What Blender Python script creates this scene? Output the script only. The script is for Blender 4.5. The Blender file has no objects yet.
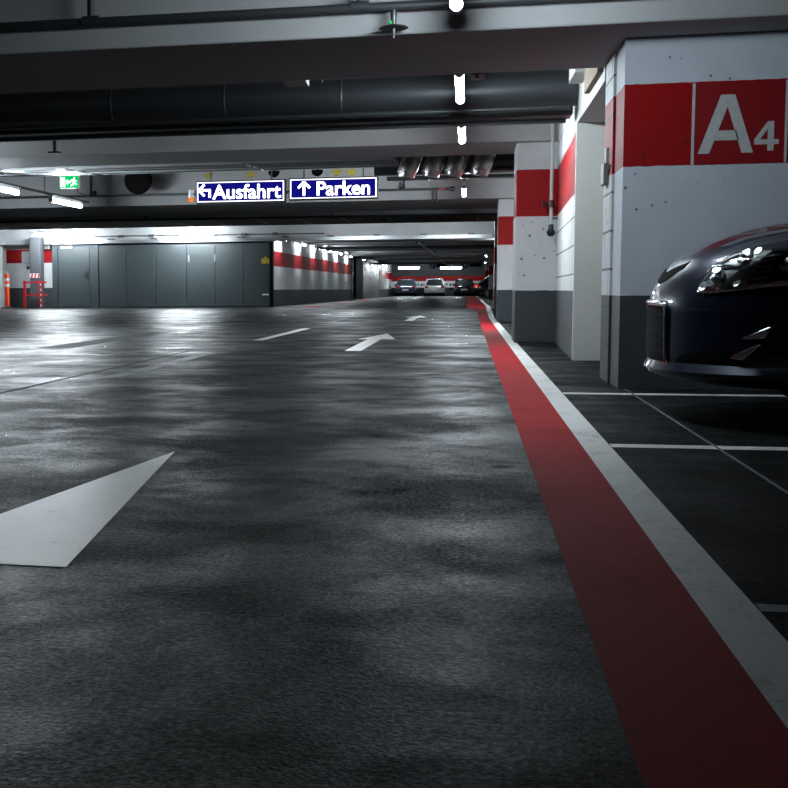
import bpy, bmesh, math, random
from math import sin, cos, pi, sqrt
from mathutils import Vector, Matrix
random.seed(7)
S = bpy.context.scene
COL = S.collection

# ------------------------------------------------------------------ materials
def nt(name):
    m = bpy.data.materials.new(name); m.use_nodes = True
    t = m.node_tree; t.nodes.clear()
    out = t.nodes.new('ShaderNodeOutputMaterial')
    return m, t, out
def N(t, kind, **kw):
    n = t.nodes.new(kind)
    for k, v in kw.items():
        if k in n.inputs: n.inputs[k].default_value = v
        else: setattr(n, k, v)
    return n
def math_node(t, op, a, b=None, c=None):
    n = t.nodes.new('ShaderNodeMath'); n.operation = op
    for i, v in enumerate((a, b, c)):
        if v is None: continue
        if isinstance(v, (int, float)): n.inputs[i].default_value = v
        else: t.links.new(v, n.inputs[i])
    return n.outputs[0]
def mix(t, fac, a, b):
    n = t.nodes.new('ShaderNodeMix'); n.data_type = 'RGBA'
    for sock, v in ((n.inputs[0], fac), (n.inputs[6], a), (n.inputs[7], b)):
        if hasattr(v, 'is_linked'): t.links.new(v, sock)
        elif isinstance(v, (int, float)): sock.default_value = v
        else: sock.default_value = (*v[:3], 1)
    return n.outputs[2]
def ramp(t, fac, stops):
    n = t.nodes.new('ShaderNodeValToRGB'); t.links.new(fac, n.inputs[0])
    e = n.color_ramp.elements
    while len(e) > 1: e.remove(e[-1])
    for i, (p, c) in enumerate(stops):
        el = e[0] if i == 0 else e.new(p)
        el.position = p
        el.color = (c, c, c, 1) if isinstance(c, (int, float)) else (*c, 1)
    return n.outputs[0]
def noise(t, vec, scale, detail=4, rough=.55, dist=0):
    n = N(t, 'ShaderNodeTexNoise', Scale=scale, Detail=detail, Roughness=rough, Distortion=dist)
    t.links.new(vec, n.inputs['Vector']); return n.outputs['Fac']
def pos(t): return N(t, 'ShaderNodeNewGeometry').outputs['Position']
def bump(t, h, strength, dist=.01, prev=None):
    b = N(t, 'ShaderNodeBump', Strength=strength, Distance=dist)
    t.links.new(h, b.inputs['Height'])
    if prev: t.links.new(prev, b.inputs['Normal'])
    return b.outputs[0]
def bsdf(t, out, color=None, rough=.5, metal=0., normal=None, spec=.5, coat=0., coat_rough=.05):
    b = t.nodes.new('ShaderNodeBsdfPrincipled')
    for nm, v in (('Base Color', color), ('Roughness', rough), ('Metallic', metal), ('Specular IOR Level', spec), ('Normal', normal)):
        if v is None: continue
        if hasattr(v, 'is_linked'): t.links.new(v, b.inputs[nm])
        elif nm == 'Base Color': b.inputs[nm].default_value = (*v, 1)
        else: b.inputs[nm].default_value = v
    b.inputs['Coat Weight'].default_value = coat; b.inputs['Coat Roughness'].default_value = coat_rough
    t.links.new(b.outputs[0], out.inputs[0]); return b
def simple(name, color, rough=.5, metal=0., spec=.5, coat=0., mottled=.12, scale=30.):
    m, t, o = nt(name); p = pos(t)
    f = noise(t, p, scale)
    lo = tuple(c*(1-mottled) for c in color); hi = tuple(min(1, c*(1+mottled)) for c in color)
    bsdf(t, o, mix(t, f, lo, hi), rough, metal, None, spec, coat)
    return m
def emit(name, color, strength):
    m, t, o = nt(name)
    e = N(t, 'ShaderNodeEmission', Strength=strength); e.inputs[0].default_value = (*color, 1)
    t.links.new(e.outputs[0], o.inputs[0]); return m

WHITE = (.60, .62, .63); RED = (.31, .002, .004); GREY = (.048, .057, .063)
def banded(name, z1, z2, z3, blocks=None, white=WHITE, red=RED, grey=GREY, pits=True, over=None):
    """painted concrete: grey dado, white, red band, white; blocks=(axis) adds masonry joints"""
    m, t, o = nt(name); p = pos(t)
    sep = N(t, 'ShaderNodeSeparateXYZ'); t.links.new(p, sep.inputs[0]); z = sep.outputs[2]
    wob = noise(t, p, 18.)
    z = math_node(t, 'ADD', z, math_node(t, 'MULTIPLY', math_node(t, 'SUBTRACT', wob, .5), .012))
    c = mix(t, math_node(t, 'GREATER_THAN', z, z1), grey, white)
    band = math_node(t, 'MULTIPLY', math_node(t, 'GREATER_THAN', z, z2), math_node(t, 'LESS_THAN', z, z3))
    c = mix(t, band, c, red)
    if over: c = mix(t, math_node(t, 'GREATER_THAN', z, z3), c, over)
    mot = noise(t, p, 2.5, 6, .6)
    c = mix(t, ramp(t, mot, [(.3, .0), (.75, .16)]), c, (.03, .03, .03))
    h = noise(t, p, 60.)
    nrm = bump(t, h, .12, .004)
    if pits:
        v = N(t, 'ShaderNodeTexVoronoi', Scale=13.0); t.links.new(p, v.inputs['Vector'])
        rnd = noise(t, p, 5.)
        pit = math_node(t, 'LESS_THAN', v.outputs['Distance'], math_node(t, 'MULTIPLY', math_node(t, 'SUBTRACT', rnd, .48), .95))
        c = mix(t, math_node(t, 'MULTIPLY', pit, .8), c, (.02, .02, .02))
    if blocks:
        cmb = N(t, 'ShaderNodeCombineXYZ')
        t.links.new(sep.outputs[1 if blocks == 'y' else 0], cmb.inputs[0]); t.links.new(sep.outputs[2], cmb.inputs[1])
        br = N(t, 'ShaderNodeTexBrick', Scale=1.0)
        br.inputs['Mortar Size'].default_value = .008; br.inputs['Brick Width'].default_value = .5; br.inputs['Row Height'].default_value = .24
        br.inputs['Color1'].default_value = br.inputs['Color2'].default_value = (0, 0, 0, 1); br.inputs['Mortar'].default_value = (1, 1, 1, 1)
        t.links.new(cmb.outputs[0], br.inputs['Vector'])
        c = mix(t, math_node(t, 'MULTIPLY', br.outputs['Fac'], .75), c, (.02, .02, .022))
        nrm = bump(t, br.outputs['Fac'], -.8, .01, nrm)
    bsdf(t, o, c, .6, 0, nrm, .18)
    return m
M = {}
M['pillar_near'] = banded('painted concrete near', .555, 1.313, 1.79, white=(.575, .625, .69))
M['pillar_near_block'] = banded('painted block near', .555, 1.313, 1.79, 'y')
M['pillar'] = banded('painted concrete', .58, 1.39, 1.9)
M['wall_block'] = banded('painted block', .58, 1.39, 1.9, 'y')
M['wall_band'] = banded('painted wall', .62, 1.47, 2.02, pits=False)
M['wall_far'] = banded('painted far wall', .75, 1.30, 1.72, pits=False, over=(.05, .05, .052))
M['wall_back'] = banded('painted back wall', .74, 1.68, 2.2, pits=False)

def concrete(name, color, rough=.8, stain=.35, board=False):
    m, t, o = nt(name); p = pos(t)
    a = noise(t, p, 1.3, 7, .62); b = noise(t, p, 40., 3)
    c = mix(t, ramp(t, a, [(.3, 0.), (.8, 1.)]), color, tuple(x*(1-stain) for x in color))
    c = mix(t, math_node(t, 'MULTIPLY', b, .25), c, tuple(x*.6 for x in color))
    bsdf(t, o, c, rough, 0, bump(t, b, .15, .004), .3); return m
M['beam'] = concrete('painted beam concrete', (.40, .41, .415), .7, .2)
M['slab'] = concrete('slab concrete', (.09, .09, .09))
M['jamb'] = concrete('door reveal paint', (.62, .62, .58), .6, .1)

def floor_mat():
    m, t, o = nt('sealed asphalt floor'); p = pos(t)
    mp = N(t, 'ShaderNodeMapping'); t.links.new(p, mp.inputs[0]); mp.inputs['Scale'].default_value = (.8, .8, 1)
    q = mp.outputs[0]
    big = noise(t, q, .45, 5, .6, .2)
    mid = noise(t, q, 1.9, 7, .66, .25)
    small = noise(t, q, 7.5, 5, .6)
    fine = noise(t, p, 130., 2, .6)
    grain = noise(t, p, 420., 2, .6)
    c = mix(t, ramp(t, big, [(.35, 0.), (.66, 1.)]), (.008, .009, .0096), (.026, .0285, .030))
    c = mix(t, ramp(t, mid, [(.44, .9), (.60, 0.)]), c, (.0055, .006, .0063))
    c = mix(t, ramp(t, small, [(.55, 0.), (.75, .5)]), c, (.008, .0085, .009))
    oil = noise(t, q, 2.3, 9, .74, .1)
    c = mix(t, ramp(t, oil, [(.60, 0.), (.66, .85)]), c, (.003, .0033, .0035))
    spk = noise(t, p, 75., 5, .8)
    c = mix(t, ramp(t, spk, [(.47, 0.), (.66, .55)]), c, (.075, .08, .084))
    c = mix(t, ramp(t, spk, [(.36, .8), (.46, 0.)]), c, (.002, .002, .002))
    r = math_node(t, 'ADD', math_node(t, 'MULTIPLY', ramp(t, mid, [(.38, 1.), (.62, 0.)]), .26), .19)
    r = math_node(t, 'ADD', r, math_node(t, 'MULTIPLY', ramp(t, big, [(.38, 0.), (.62, 1.)]), .10))
    r = math_node(t, 'ADD', r, math_node(t, 'MULTIPLY', ramp(t, small, [(.35, 0.), (.7, 1.)]), .08))
    r = math_node(t, 'ADD', r, math_node(t, 'MULTIPLY', ramp(t, oil, [(.60, 0.), (.66, 1.)]), .25))
    r = math_node(t, 'ADD', r, math_node(t, 'MULTIPLY', ramp(t, spk, [(.4, .12), (.6, 0.)]), 1.))
    n1 = bump(t, grain, .30, .0016)
    n1 = bump(t, fine, .55, .0035, n1)
    sp = ramp(t, mid, [(.38, .22), (.62, .5)])
    sx = N(t, 'ShaderNodeSeparateXYZ'); t.links.new(p, sx.inputs[0])
    # left of the expansion joint a glossier finish is added to brighten the reflections
    gl = ramp(t, math_node(t, 'ADD', math_node(t, 'MULTIPLY', math_node(t, 'ADD', sx.outputs[0], math_node(t, 'MULTIPLY', mid, .8)), -.5), -.8), [(0., 0.), (.35, 1.)])
    r = math_node(t, 'SUBTRACT', r, math_node(t, 'MULTIPLY', gl, .05))
    b = bsdf(t, o, c, r, 0, n1, sp)
    t.links.new(math_node(t, 'ADD', math_node(t, 'MULTIPLY', gl, .22), 1.095), b.inputs['IOR'])
    return m
M['floor'] = floor_mat()
def paint(name, color, wear=.5, dirt=(.05, .05, .052), rough=.6, spec=.2):
    m, t, o = nt(name); p = pos(t)
    a = noise(t, p, 2.2, 6, .65, .5); b = noise(t, p, 85., 5, .8); d = noise(t, p, 14., 6, .72)
    f = math_node(t, 'ADD', math_node(t, 'MULTIPLY', a, .40), math_node(t, 'MULTIPLY', d, .30))
    f = math_node(t, 'ADD', f, math_node(t, 'MULTIPLY', b, .45))
    lo = .70-.28*wear
    fac = ramp(t, f, [(lo, 0.), (lo+.16, .75)])
    c = mix(t, fac, color, dirt)
    r = math_node(t, 'ADD', math_node(t, 'MULTIPLY', fac, .3), rough)
    bsdf(t, o, c, r, 0, bump(t, b, .35, .003), spec); return m
M['line_white'] = paint('worn white line paint', (.88, .88, .85), .42, rough=.38, spec=.6)
M['line_faint'] = paint('faint white line paint', (.34, .35, .35), .75)
M['arrow_white'] = paint('white arrow paint', (.88, .88, .85), .26, rough=.36, spec=.7)
M['line_red'] = paint('worn red line paint', (.40, .008, .014), .36, (.04, .005, .007), .75, .08)
M['patch'] = paint('dark repair coating', (.016, .017, .018), .1, rough=.75)
M['joint'] = simple('joint filler', (.012, .012, .012), .8)
M['joint_light'] = simple('dusty joint', (.12, .12, .12), .8)

M['gate'] = simple('grey gate steel', (.036, .047, .050), .42, .0, .5, 0, .06, 1.5)
M['gate_dark'] = simple('grey gate frame', (.032, .041, .045), .45, 0, .5, 0, .06, 2)
M['column'] = simple('grey column steel', (.075, .082, .092), .5)
M['steel'] = simple('galvanised steel', (.42, .44, .46), .38, .85)
M['steel_dark'] = simple('dull steel', (.10, .105, .11), .45, .7)
M['duct_black'] = simple('black duct sleeve', (.05, .055, .06), .42, .6)
M['duct_silver'] = simple('spiral duct steel', (.40, .39, .38), .3, .9)
M['duct_grey'] = simple('grey duct sheet', (.17, .175, .18), .45, .4)
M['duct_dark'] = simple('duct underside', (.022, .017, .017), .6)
M['pipe_dark'] = simple('dark sprinkler pipe', (.05, .055, .06), .45, .4)
M['pipe_white'] = simple('pale pipe paint', (.45, .45, .44), .5)
M['housing'] = simple('white lamp housing', (.55, .57, .58), .45)
M['housing_grey'] = simple('grey lamp housing', (.22, .23, .24), .5)
M['black'] = simple('black plastic', (.012, .012, .013), .4)
M['matte_black'] = simple('matte black', (.004, .004, .004), .9, 0, .08)
M['box_grey'] = simple('pale grey box', (.48, .50, .49), .5)
M['box_mid'] = simple('mid grey box', (.22, .23, .24), .5)
M['red_steel'] = simple('red rail paint', (.55, .015, .02), .4)
M['white_tape'] = simple('white reflective tape', (.75, .75, .75), .45)
M['orange'] = simple('orange plastic', (.85, .08, .02), .45)
M['yellow'] = simple('yellow sign paint', (.34, .26, .02), .5)
M['wood'] = simple('raw timber', (.20, .16, .12), .8)
M['A_red'] = simple('sign panel red', (.24, .004, .007), .5)
M['A_white'] = simple('stencil grey white', (.50, .52, .52), .6, mottled=.2)
M['blue_sign'] = emit('blue sign face', (.006, .006, .20), 1.0)
M['sign_glow'] = emit('lit sign lettering', (1, .96, 1), 5.0)
M['sign_border'] = emit('lit sign border', (.95, .92, 1), 2.2)
M['exit_green'] = emit('exit sign green', (.0, .38, .10), 1.6)
M['exit_white'] = emit('exit sign white', (.85, 1, .85), 3.0)
M['beacon_orange'] = emit('orange beacon lens', (1, .18, .01), 1.2)
M['round_blue'] = simple('blue mandatory sign', (.01, .05, .42), .4)
M['white_flat'] = simple('white sign paint', (.75, .75, .75), .5)
TUBE = (.84, .94, 1.0)
M['tube'] = emit('fluorescent tube', (.80, .92, 1.0), 126.)
M['tube_mid'] = emit('fluorescent mid tube', TUBE, 200.)
M['tube_silver'] = emit('fluorescent lane tube', TUBE, 450.)
M['tube_left'] = emit('fluorescent rail tube', TUBE, 300.)
M['tube_gate'] = emit('fluorescent gate tube', TUBE, 700.)
M['tube_far'] = emit('fluorescent far tube', TUBE, 130.)
# cars
M['navy'] = simple('dark navy car paint', (.010, .015, .040), .3, .4, .5, 1.0, .05, 5)
M['navy_b'] = simple('blue grey car paint', (.05, .065, .10), .25, .5, .5, 1.0, .05)
M['silver'] = simple('silver car paint', (.55, .56, .57), .3, .6, .5, 1.0, .05)
M['black_car'] = simple('black car paint', (.006, .006, .008), .2, .2, .5, 1.0, .05)
M['glass_dark'] = simple('dark car glass', (.010, .013, .015), .06, 0, .8)
M['tyre'] = simple('tyre rubber', (.012, .012, .012), .8)
M['alloy'] = simple('alloy wheel', (.45, .46, .47), .3, .9)
M['chrome'] = simple('chrome trim', (.75, .77, .80), .1, 1.0, mottled=.02)
M['lamp_silver'] = simple('lamp reflector', (.92, .95, .98), .3, .1, .8, mottled=.03)
M['lamp_grey'] = simple('lamp divider grey', (.34, .36, .37), .4, .3)
M['tail_red'] = simple('red tail lamp', (.35, .008, .01), .2, 0, .6)
M['tail_lit'] = emit('lit tail lamp', (1, .03, .02), 1.6)
M['plate'] = simple('number plate', (.70, .71, .70), .4)
def lens():
    m, t, o = nt('clear lamp lens')
    a = N(t, 'ShaderNodeBsdfTransparent'); g = N(t, 'ShaderNodeBsdfGlossy', Roughness=.04)
    fr = N(t, 'ShaderNodeFresnel', IOR=1.45); mx = N(t, 'ShaderNodeMixShader')
    t.links.new(fr.outputs[0], mx.inputs[0]); t.links.new(a.outputs[0], mx.inputs[1]); t.links.new(g.outputs[0], mx.inputs[2])
    t.links.new(mx.outputs[0], o.inputs[0]); return m
M['lens'] = lens()
M['facet'] = simple('faceted reflector', (.92, .95, 1.0), .38, 1.0, mottled=.02)

# ------------------------------------------------------------------ mesh helpers
class MB:
    def __init__(s): s.bm = bmesh.new()
    def box(s, x0, x1, y0, y1, z0, z1, rot=0, bev=0):
        c = Vector(((x0+x1)/2, (y0+y1)/2, (z0+z1)/2))
        r = bmesh.ops.create_cube(s.bm, size=1)
        v = r['verts']
        bmesh.ops.scale(s.bm, vec=(abs(x1-x0), abs(y1-y0), abs(z1-z0)), verts=v)
        if bev:
            ed = list({e for q in v for e in q.link_edges})
            g = bmesh.ops.bevel(s.bm, geom=ed, offset=bev, segments=2, affect='EDGES', profile=.5)
            v = list({q for f in g['faces'] for q in f.verts})
        if rot: bmesh.ops.rotate(s.bm, cent=(0, 0, 0), matrix=Matrix.Rotation(rot, 3, 'Z'), verts=v)
        bmesh.ops.translate(s.bm, vec=c, verts=v); return s
    def bar(s, a, b, w, h, up=(0, 0, 1)):
        """box of section w x h from a to b"""
        a, b = Vector(a), Vector(b); d = (b-a).normalized(); u = Vector(up)
        r = d.cross(u); 
        if r.length < 1e-4: r = d.cross(Vector((1, 0, 0)))
        r.normalize(); u = r.cross(d)
        vs = [s.bm.verts.new(p + r*sx*w/2 + u*sz*h/2) for p in (a, b) for sx, sz in ((-1, -1), (1, -1), (1, 1), (-1, 1))]
        for f in ((0, 1, 2, 3), (7, 6, 5, 4), (0, 4, 5, 1), (1, 5, 6, 2), (2, 6, 7, 3), (3, 7, 4, 0)): s.bm.faces.new([vs[i] for i in f])
        return s
    def rings(s, rings, cap=True, closed=True):
        rv = [[s.bm.verts.new(p) for p in r] for r in rings]
        n = len(rv[0])
        for a, b in zip(rv, rv[1:]):
            for i in range(n if closed else n-1):
                try: s.bm.faces.new((a[i], a[(i+1) % n], b[(i+1) % n], b[i]))
                except ValueError: pass
        if cap and closed:
            s.bm.faces.new(rv[0][::-1]); s.bm.faces.new(rv[-1])
        return s
    def tube(s, pts, r, n=12, cap=True):
        pts = [Vector(p) for p in pts]; rs = r if isinstance(r, (list, tuple)) else [r]*len(pts)
        out = []; prev = None
        for i, p in enumerate(pts):
            d = (pts[min(i+1, len(pts)-1)] - pts[max(i-1, 0)]).normalized()
            u = prev if prev else (Vector((0, 0, 1)) if abs(d.z) < .9 else Vector((1, 0, 0)))
            u = (u - d*u.dot(d)).normalized(); w = d.cross(u); prev = u
            out.append([p + (u*cos(2*pi*k/n) + w*sin(2*pi*k/n))*rs[i] for k in range(n)])
        return s.rings(out, cap)
    def lathe(s, c, axis, prof, n=20):
        """prof: (distance along axis, radius)"""
        c = Vector(c); d = Vector(axis).normalized()
        u = d.orthogonal().normalized(); w = d.cross(u)
        return s.rings([[c + d*h + (u*cos(2*pi*k/n) + w*sin(2*pi*k/n))*max(r, 1e-4) for k in range(n)] for h, r in prof])
    def prism(s, poly, d):
        """poly: 3D points of a planar polygon, d: extrusion vector"""
        d = Vector(d); a = [s.bm.verts.new(Vector(p)) for p in poly]; b = [s.bm.verts.new(Vector(p)+d) for p in poly]
        n = len(a); s.bm.faces.new(a[::-1]); s.bm.faces.new(b)
        for i in range(n): s.bm.faces.new((a[i], a[(i+1) % n], b[(i+1) % n], b[i]))
        return s
    def build(s, name, mat, parent=None, smooth=None, origin=None):
        bmesh.ops.recalc_face_normals(s.bm, faces=s.bm.faces)
        me = bpy.data.meshes.new(name); 
        o = bpy.data.objects.new(name, me); COL.objects.link(o)
        if parent is not None:
            o.parent = parent; q_ = parent; off = Vector((0, 0, 0))
            while q_ is not None: off -= Vector(q_.location); q_ = q_.parent
            for v in s.bm.verts: v.co += off
        elif origin is not None:
            for v in s.bm.verts: v.co -= Vector(origin)
            o.location = origin
        s.bm.to_mesh(me); s.bm.free()
        me.materials.append(mat)
        if smooth:
            me.polygons.foreach_set('use_smooth', [True]*len(me.polygons))
            try: me.set_sharp_from_angle(angle=math.radians(smooth))
            except Exception: pass
        return o
def tag(o, label=None, cat=None, group=None, kind=None):
    if label: o['label'] = label
    if cat: o['category'] = cat
    if group: o['group'] = group
    if kind: o['kind'] = kind
    return o
def thing(name, label, cat, loc, group=None):
    o = bpy.data.objects.new(name, None); COL.objects.link(o); o.location = loc
    bpy.context.view_layer.update()
    return tag(o, label, cat, group)
def struct(name, mb, mat, label=None):
    return tag(mb.build(name, mat), label, None, None, 'structure')
def copy_thing(o, loc, label):
    c = o.copy(); COL.objects.link(c); c.location = loc; c['label'] = label
    for ch in list(o.children):
        d = ch.copy(); COL.objects.link(d); d.parent = c
        for g in ch.children:
            e = g.copy(); COL.objects.link(e); e.parent = d
    return c
ORD = ['first', 'second', 'third', 'fourth', 'fifth', 'sixth', 'seventh', 'eighth', 'ninth', 'tenth', 'eleventh', 'twelfth']

# ------------------------------------------------------------------ setting
YF = 110.0
struct('floor', MB().box(-26, 8, -10, YF+.3, -.2, 0), M['floor'])
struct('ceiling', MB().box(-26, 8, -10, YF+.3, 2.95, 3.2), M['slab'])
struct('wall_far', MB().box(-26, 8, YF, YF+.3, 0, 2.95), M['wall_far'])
struct('wall_rear', MB().box(-26, 8, -10.3, -10, 0, 2.95), M['slab'])
struct('wall_right', MB().box(7.7, 8, -10, YF, 0, 2.95), M['wall_far'])
struct('wall_left', MB().box(-26.3, -26, -10, YF, 0, 2.95), M['wall_back'])
struct('wall_back_left', MB().box(-26, -15.25, 44.6, 44.9, 0, 2.95), M['wall_back'])

# near right block with A4: front face, then doorway, then block wall to the second pillar
wb = struct('wall_block_right', MB().box(.885, 7.7, 7.72, 8.16, 0, 2.95), M['pillar_near'], 'white and grey wall block with red band, painted A4')
struct('wall_masonry_near', MB().box(.87, 1.5, 8.16, 8.62, 0, 2.95), M['pillar_near_block'])
mb = MB().prism([(.862, 10.76, 0), (.94, 14.1, 0), (1.5, 14.1, 0), (1.5, 10.76, 0)], (0, 0, 2.95))
struct('wall_masonry_far', mb, M['wall_block'])
struct('door_lintel', MB().box(.864, 1.5, 8.62, 10.76, 1.96, 2.95), M['jamb'])
struct('door_jamb', MB().box(.858, 1.45, 10.70, 10.758, 0, 1.96), M['jamb'])
struct('door_1', MB().box(1.35, 1.42, 8.62, 10.70, 0, 1.96), M['box_mid'])

# pillars
def pillar(x0, x1, y0, y1, label, mat='pillar'):
    return struct('pillar', MB().box(x0, x1, y0, y1, 0, 2.95, bev=.015), M[mat], label)
pillar(.507, .98, 14.1, 14.9, 'pillar with white conduit pipe hanging beside it')
pillar(.52, 1.0, 23.0, 23.8, 'red banded pillar behind the one with the conduit')
pillar(.80, 1.3, 40.0, 40.8, 'thin sliver of far right pillar with red band')
pillar(1.15, 2.6, 88.0, 88.8, 'red banded pillar behind the dark parked car')
for y in (56., 72.): pillar(1.15, 1.6, y, y+.6, None)
struct('trim_1', MB().box(.775, .9, 39.4, 39.95, 0, .66, bev=.02), M['beam'])
# wall right of the aisle continues between the near pillars
struct('wall_return', MB().box(.98, 1.5, 14.1, 22.9, 0, 2.95), M['wall_block'])

# ceiling beams
def beam(y0, y1, z, x0=-26, x1=7.7, mat='beam'):
    struct('ceiling_beam', MB().box(x0, x1, y0, y1, z, 2.95, bev=.012), M[mat])
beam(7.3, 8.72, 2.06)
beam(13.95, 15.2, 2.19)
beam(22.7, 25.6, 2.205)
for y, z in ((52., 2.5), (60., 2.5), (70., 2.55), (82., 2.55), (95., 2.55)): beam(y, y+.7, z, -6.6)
# lintel wall over the fire gate
struct('wall_lintel', MB().box(-26, .9, 44.0, 44.5, 2.36, 2.95), M['beam'])
# left wall beyond the gate
struct('wall_aisle_left', MB().prism([(-6.9, 44.5, 0), (-6.6, 72.2, 0), (-7.2, 72.2, 0), (-7.2, 44.5, 0)], (0, 0, 2.95)), M['wall_band'], None)
struct('wall_recess', MB().box(-9.0, -7.6, 79.6, 79.9, 0, 2.95), M['wall_band'])
struct('wall_recess_side', MB().box(-7.9, -7.6, 72.2, 79.6, 0, 2.95), M['wall_band'])
struct('door_2', MB().box(-6.75, -6.58, 79.6, 93.9, 0, 2.95), M['duct_grey'])
struct('wall_aisle_end', MB().box(-7.0, -6.6, 93.9, YF, 0, 2.95), M['wall_band'])
struct('trim_2', MB().box(-7.0, -6.55, 71.9, 72.35, 0, 2.6).box(-7.0, -6.55, 79.3, 79.75, 0, 2.6), M['gate_dark'])

# ------------------------------------------------------------------ floor markings
def flat(poly, z=.003): return MB().prism([(x, y, 0.0002) for x, y in poly], (0, 0, .001))
def grid_strip(xl, xr, ys, z=.003):
    return [(xl(y), y) for y in ys] + [(xr(y), y) for y in reversed(ys)]
red = flat([(.215, -2), (.215, 26), (.24, 33), (-.02, 42), (-.05, YF-2), (.62, YF-2), (.62, 44), (.50, 33), (.432, 26), (.432, -2)])
tag(red.build('floor_stripe', M['line_red']), 'long red stripe painted along the right edge of the driving lane', 'stripe')
wht = flat([(.432, -2), (.432, 26), (.50, 33), (.62, 44), (.62, YF-2), (.80, YF-2), (.74, 44), (.62, 33), (.54, 26), (.54, 13.98), (.536, 13.98), (.536, -2)])
tag(wht.build('edge_line', M['line_white']), 'long white edge line running along the red stripe', 'line')
for y, w, mt, lab in ((7.32, .10, 'line_white', 'thin white bay line at the foot of the A4 wall block'),
                  (4.90, .10, 'line_white', 'white bay line across the floor in front of the dark car'),
                  (2.44, .055, 'line_faint', 'faint white bay line at the lower right corner')):
    tag(flat([(.54, y-w/2), (6, y-w/2), (6, y+w/2), (.54, y+w/2)]).build('bay_line', M[mt], origin=(.54, y, 0)), lab, 'line', 'parking bay lines')
def arrow(dy, lab):
    p = [(-1.065, 4.44), (-.85, 2.52), (-1.02, 2.52), (-1.02, -.35), (-1.18, -.35), (-1.18, 2.52), (-1.30, 2.52)]
    p = [(x, y+dy) for x, y in p]
    tag(flat(p).build('painted_arrow', M['arrow_white'], origin=(p[0][0], p[0][1], 0)), lab, 'arrow', 'white direction arrows on the lane')
arrow(0, 'large white arrowhead on the asphalt, nearest, cut by the left edge')
arrow(12.5, 'white straight arrow in mid lane below the Parken sign')
arrow(24.2, 'small farthest white arrow in the lane before the parked cars')
for i, (y0, y1, mt) in enumerate(((8.3, 11.6, 'line_faint'), (14.6, 19.2, 'line_white'), (22.5, 26.5, 'line_faint'), (30.5, 34.5, 'line_faint'))):
    x = -2.42 - .006*(y0-8)
    tag(flat([(x-.06, y0), (x+.06, y0), (x+.06, y1), (x-.06, y1)]).build('lane_dash', M[mt], origin=(x, y0, 0)),
        ['white lane dash nearest the camera, left of the lane', 'bright white lane dash left of the mid arrow', 'third lane dash away, below the fire gate', 'farthest lane dash, close to the fire gate'][i], 'lane marking', 'dashes between the lanes')
tag(flat([(-4.5, 12.4), (-4.1, 12.4), (-4.22, 17.3), (-4.5, 17.3)]).build('floor_patch', M['patch'], origin=(-4.3, 14, 0)), 'dark rectangular patch on the shiny floor at left', 'patch')
for i, y in enumerate((43.0, 51., 66., 84.)):
    tag(flat([(-5.85, y), (-5.15, y), (-5.15, y+2.6+i), (-5.85, y+2.6+i)]).build('red_patch', M['line_red'], origin=(-5.5, y, 0)),
        'red painted floor patch by the left aisle wall, %s from the gate' % ORD[i], 'floor marking', 'red floor patches along the left wall')
struct('trim_3', MB().box(.915, .925, 1, 7.7, 0, .0025), M['joint_light'])
struct('trim_4', MB().box(-2.715, -2.69, 1, 12, 0, .003), M['joint'])

# ------------------------------------------------------------------ A4 panel on the near block
def AX(x): return 1.297+(x-697.5)*.00543
def AZ(y): return 1.376+(154-y)*.00567
Yw = 7.72
pn = tag(MB().box(AX(693.4), AX(783.6), Yw-.003, Yw+.01, AZ(165), AZ(82.6)).build('sign_panel', M['A_red'], wb), 'dark red panel with grey A4')
def wall_quads(quads, name, mat):
    m_ = MB()
    for q in quads: m_.prism([(AX(x), Yw-.0032, AZ(y)) for x, y in q], (0, -.002, 0))
    return m_.build(name, mat, wb)
wall_quads([[(697.5, 154), (719.5, 95), (726.4, 95), (726.4, 107), (709, 154)], [(726.4, 107), (726.4, 95), (733.5, 95), (752.8, 154), (741.3, 154)],
            [(717.8, 131), (735.2, 131), (738.6, 141), (714, 141)]], 'letter', M['A_white'])
wall_quads([[(766.8, 123), (773, 123), (773, 141.2), (766.8, 141.2)], [(766.8, 146.2), (773, 146.2), (773, 152.6), (766.8, 152.6)], [(753.6, 141.2), (778, 141.2), (778, 146.2), (753.6, 146.2)],
            [(753.6, 141.2), (766.8, 123), (766.8, 130.5), (759.6, 141.2)]], 'numeral', M['A_white'])
for x in (692.2, 784.8):
    m_ = MB(); m_.box(AX(x-1.4), AX(x+1.4), Yw-.004, Yw+.01, AZ(165), AZ(82.6)); m_.build('panel_border', M['A_white'], wb)

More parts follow.
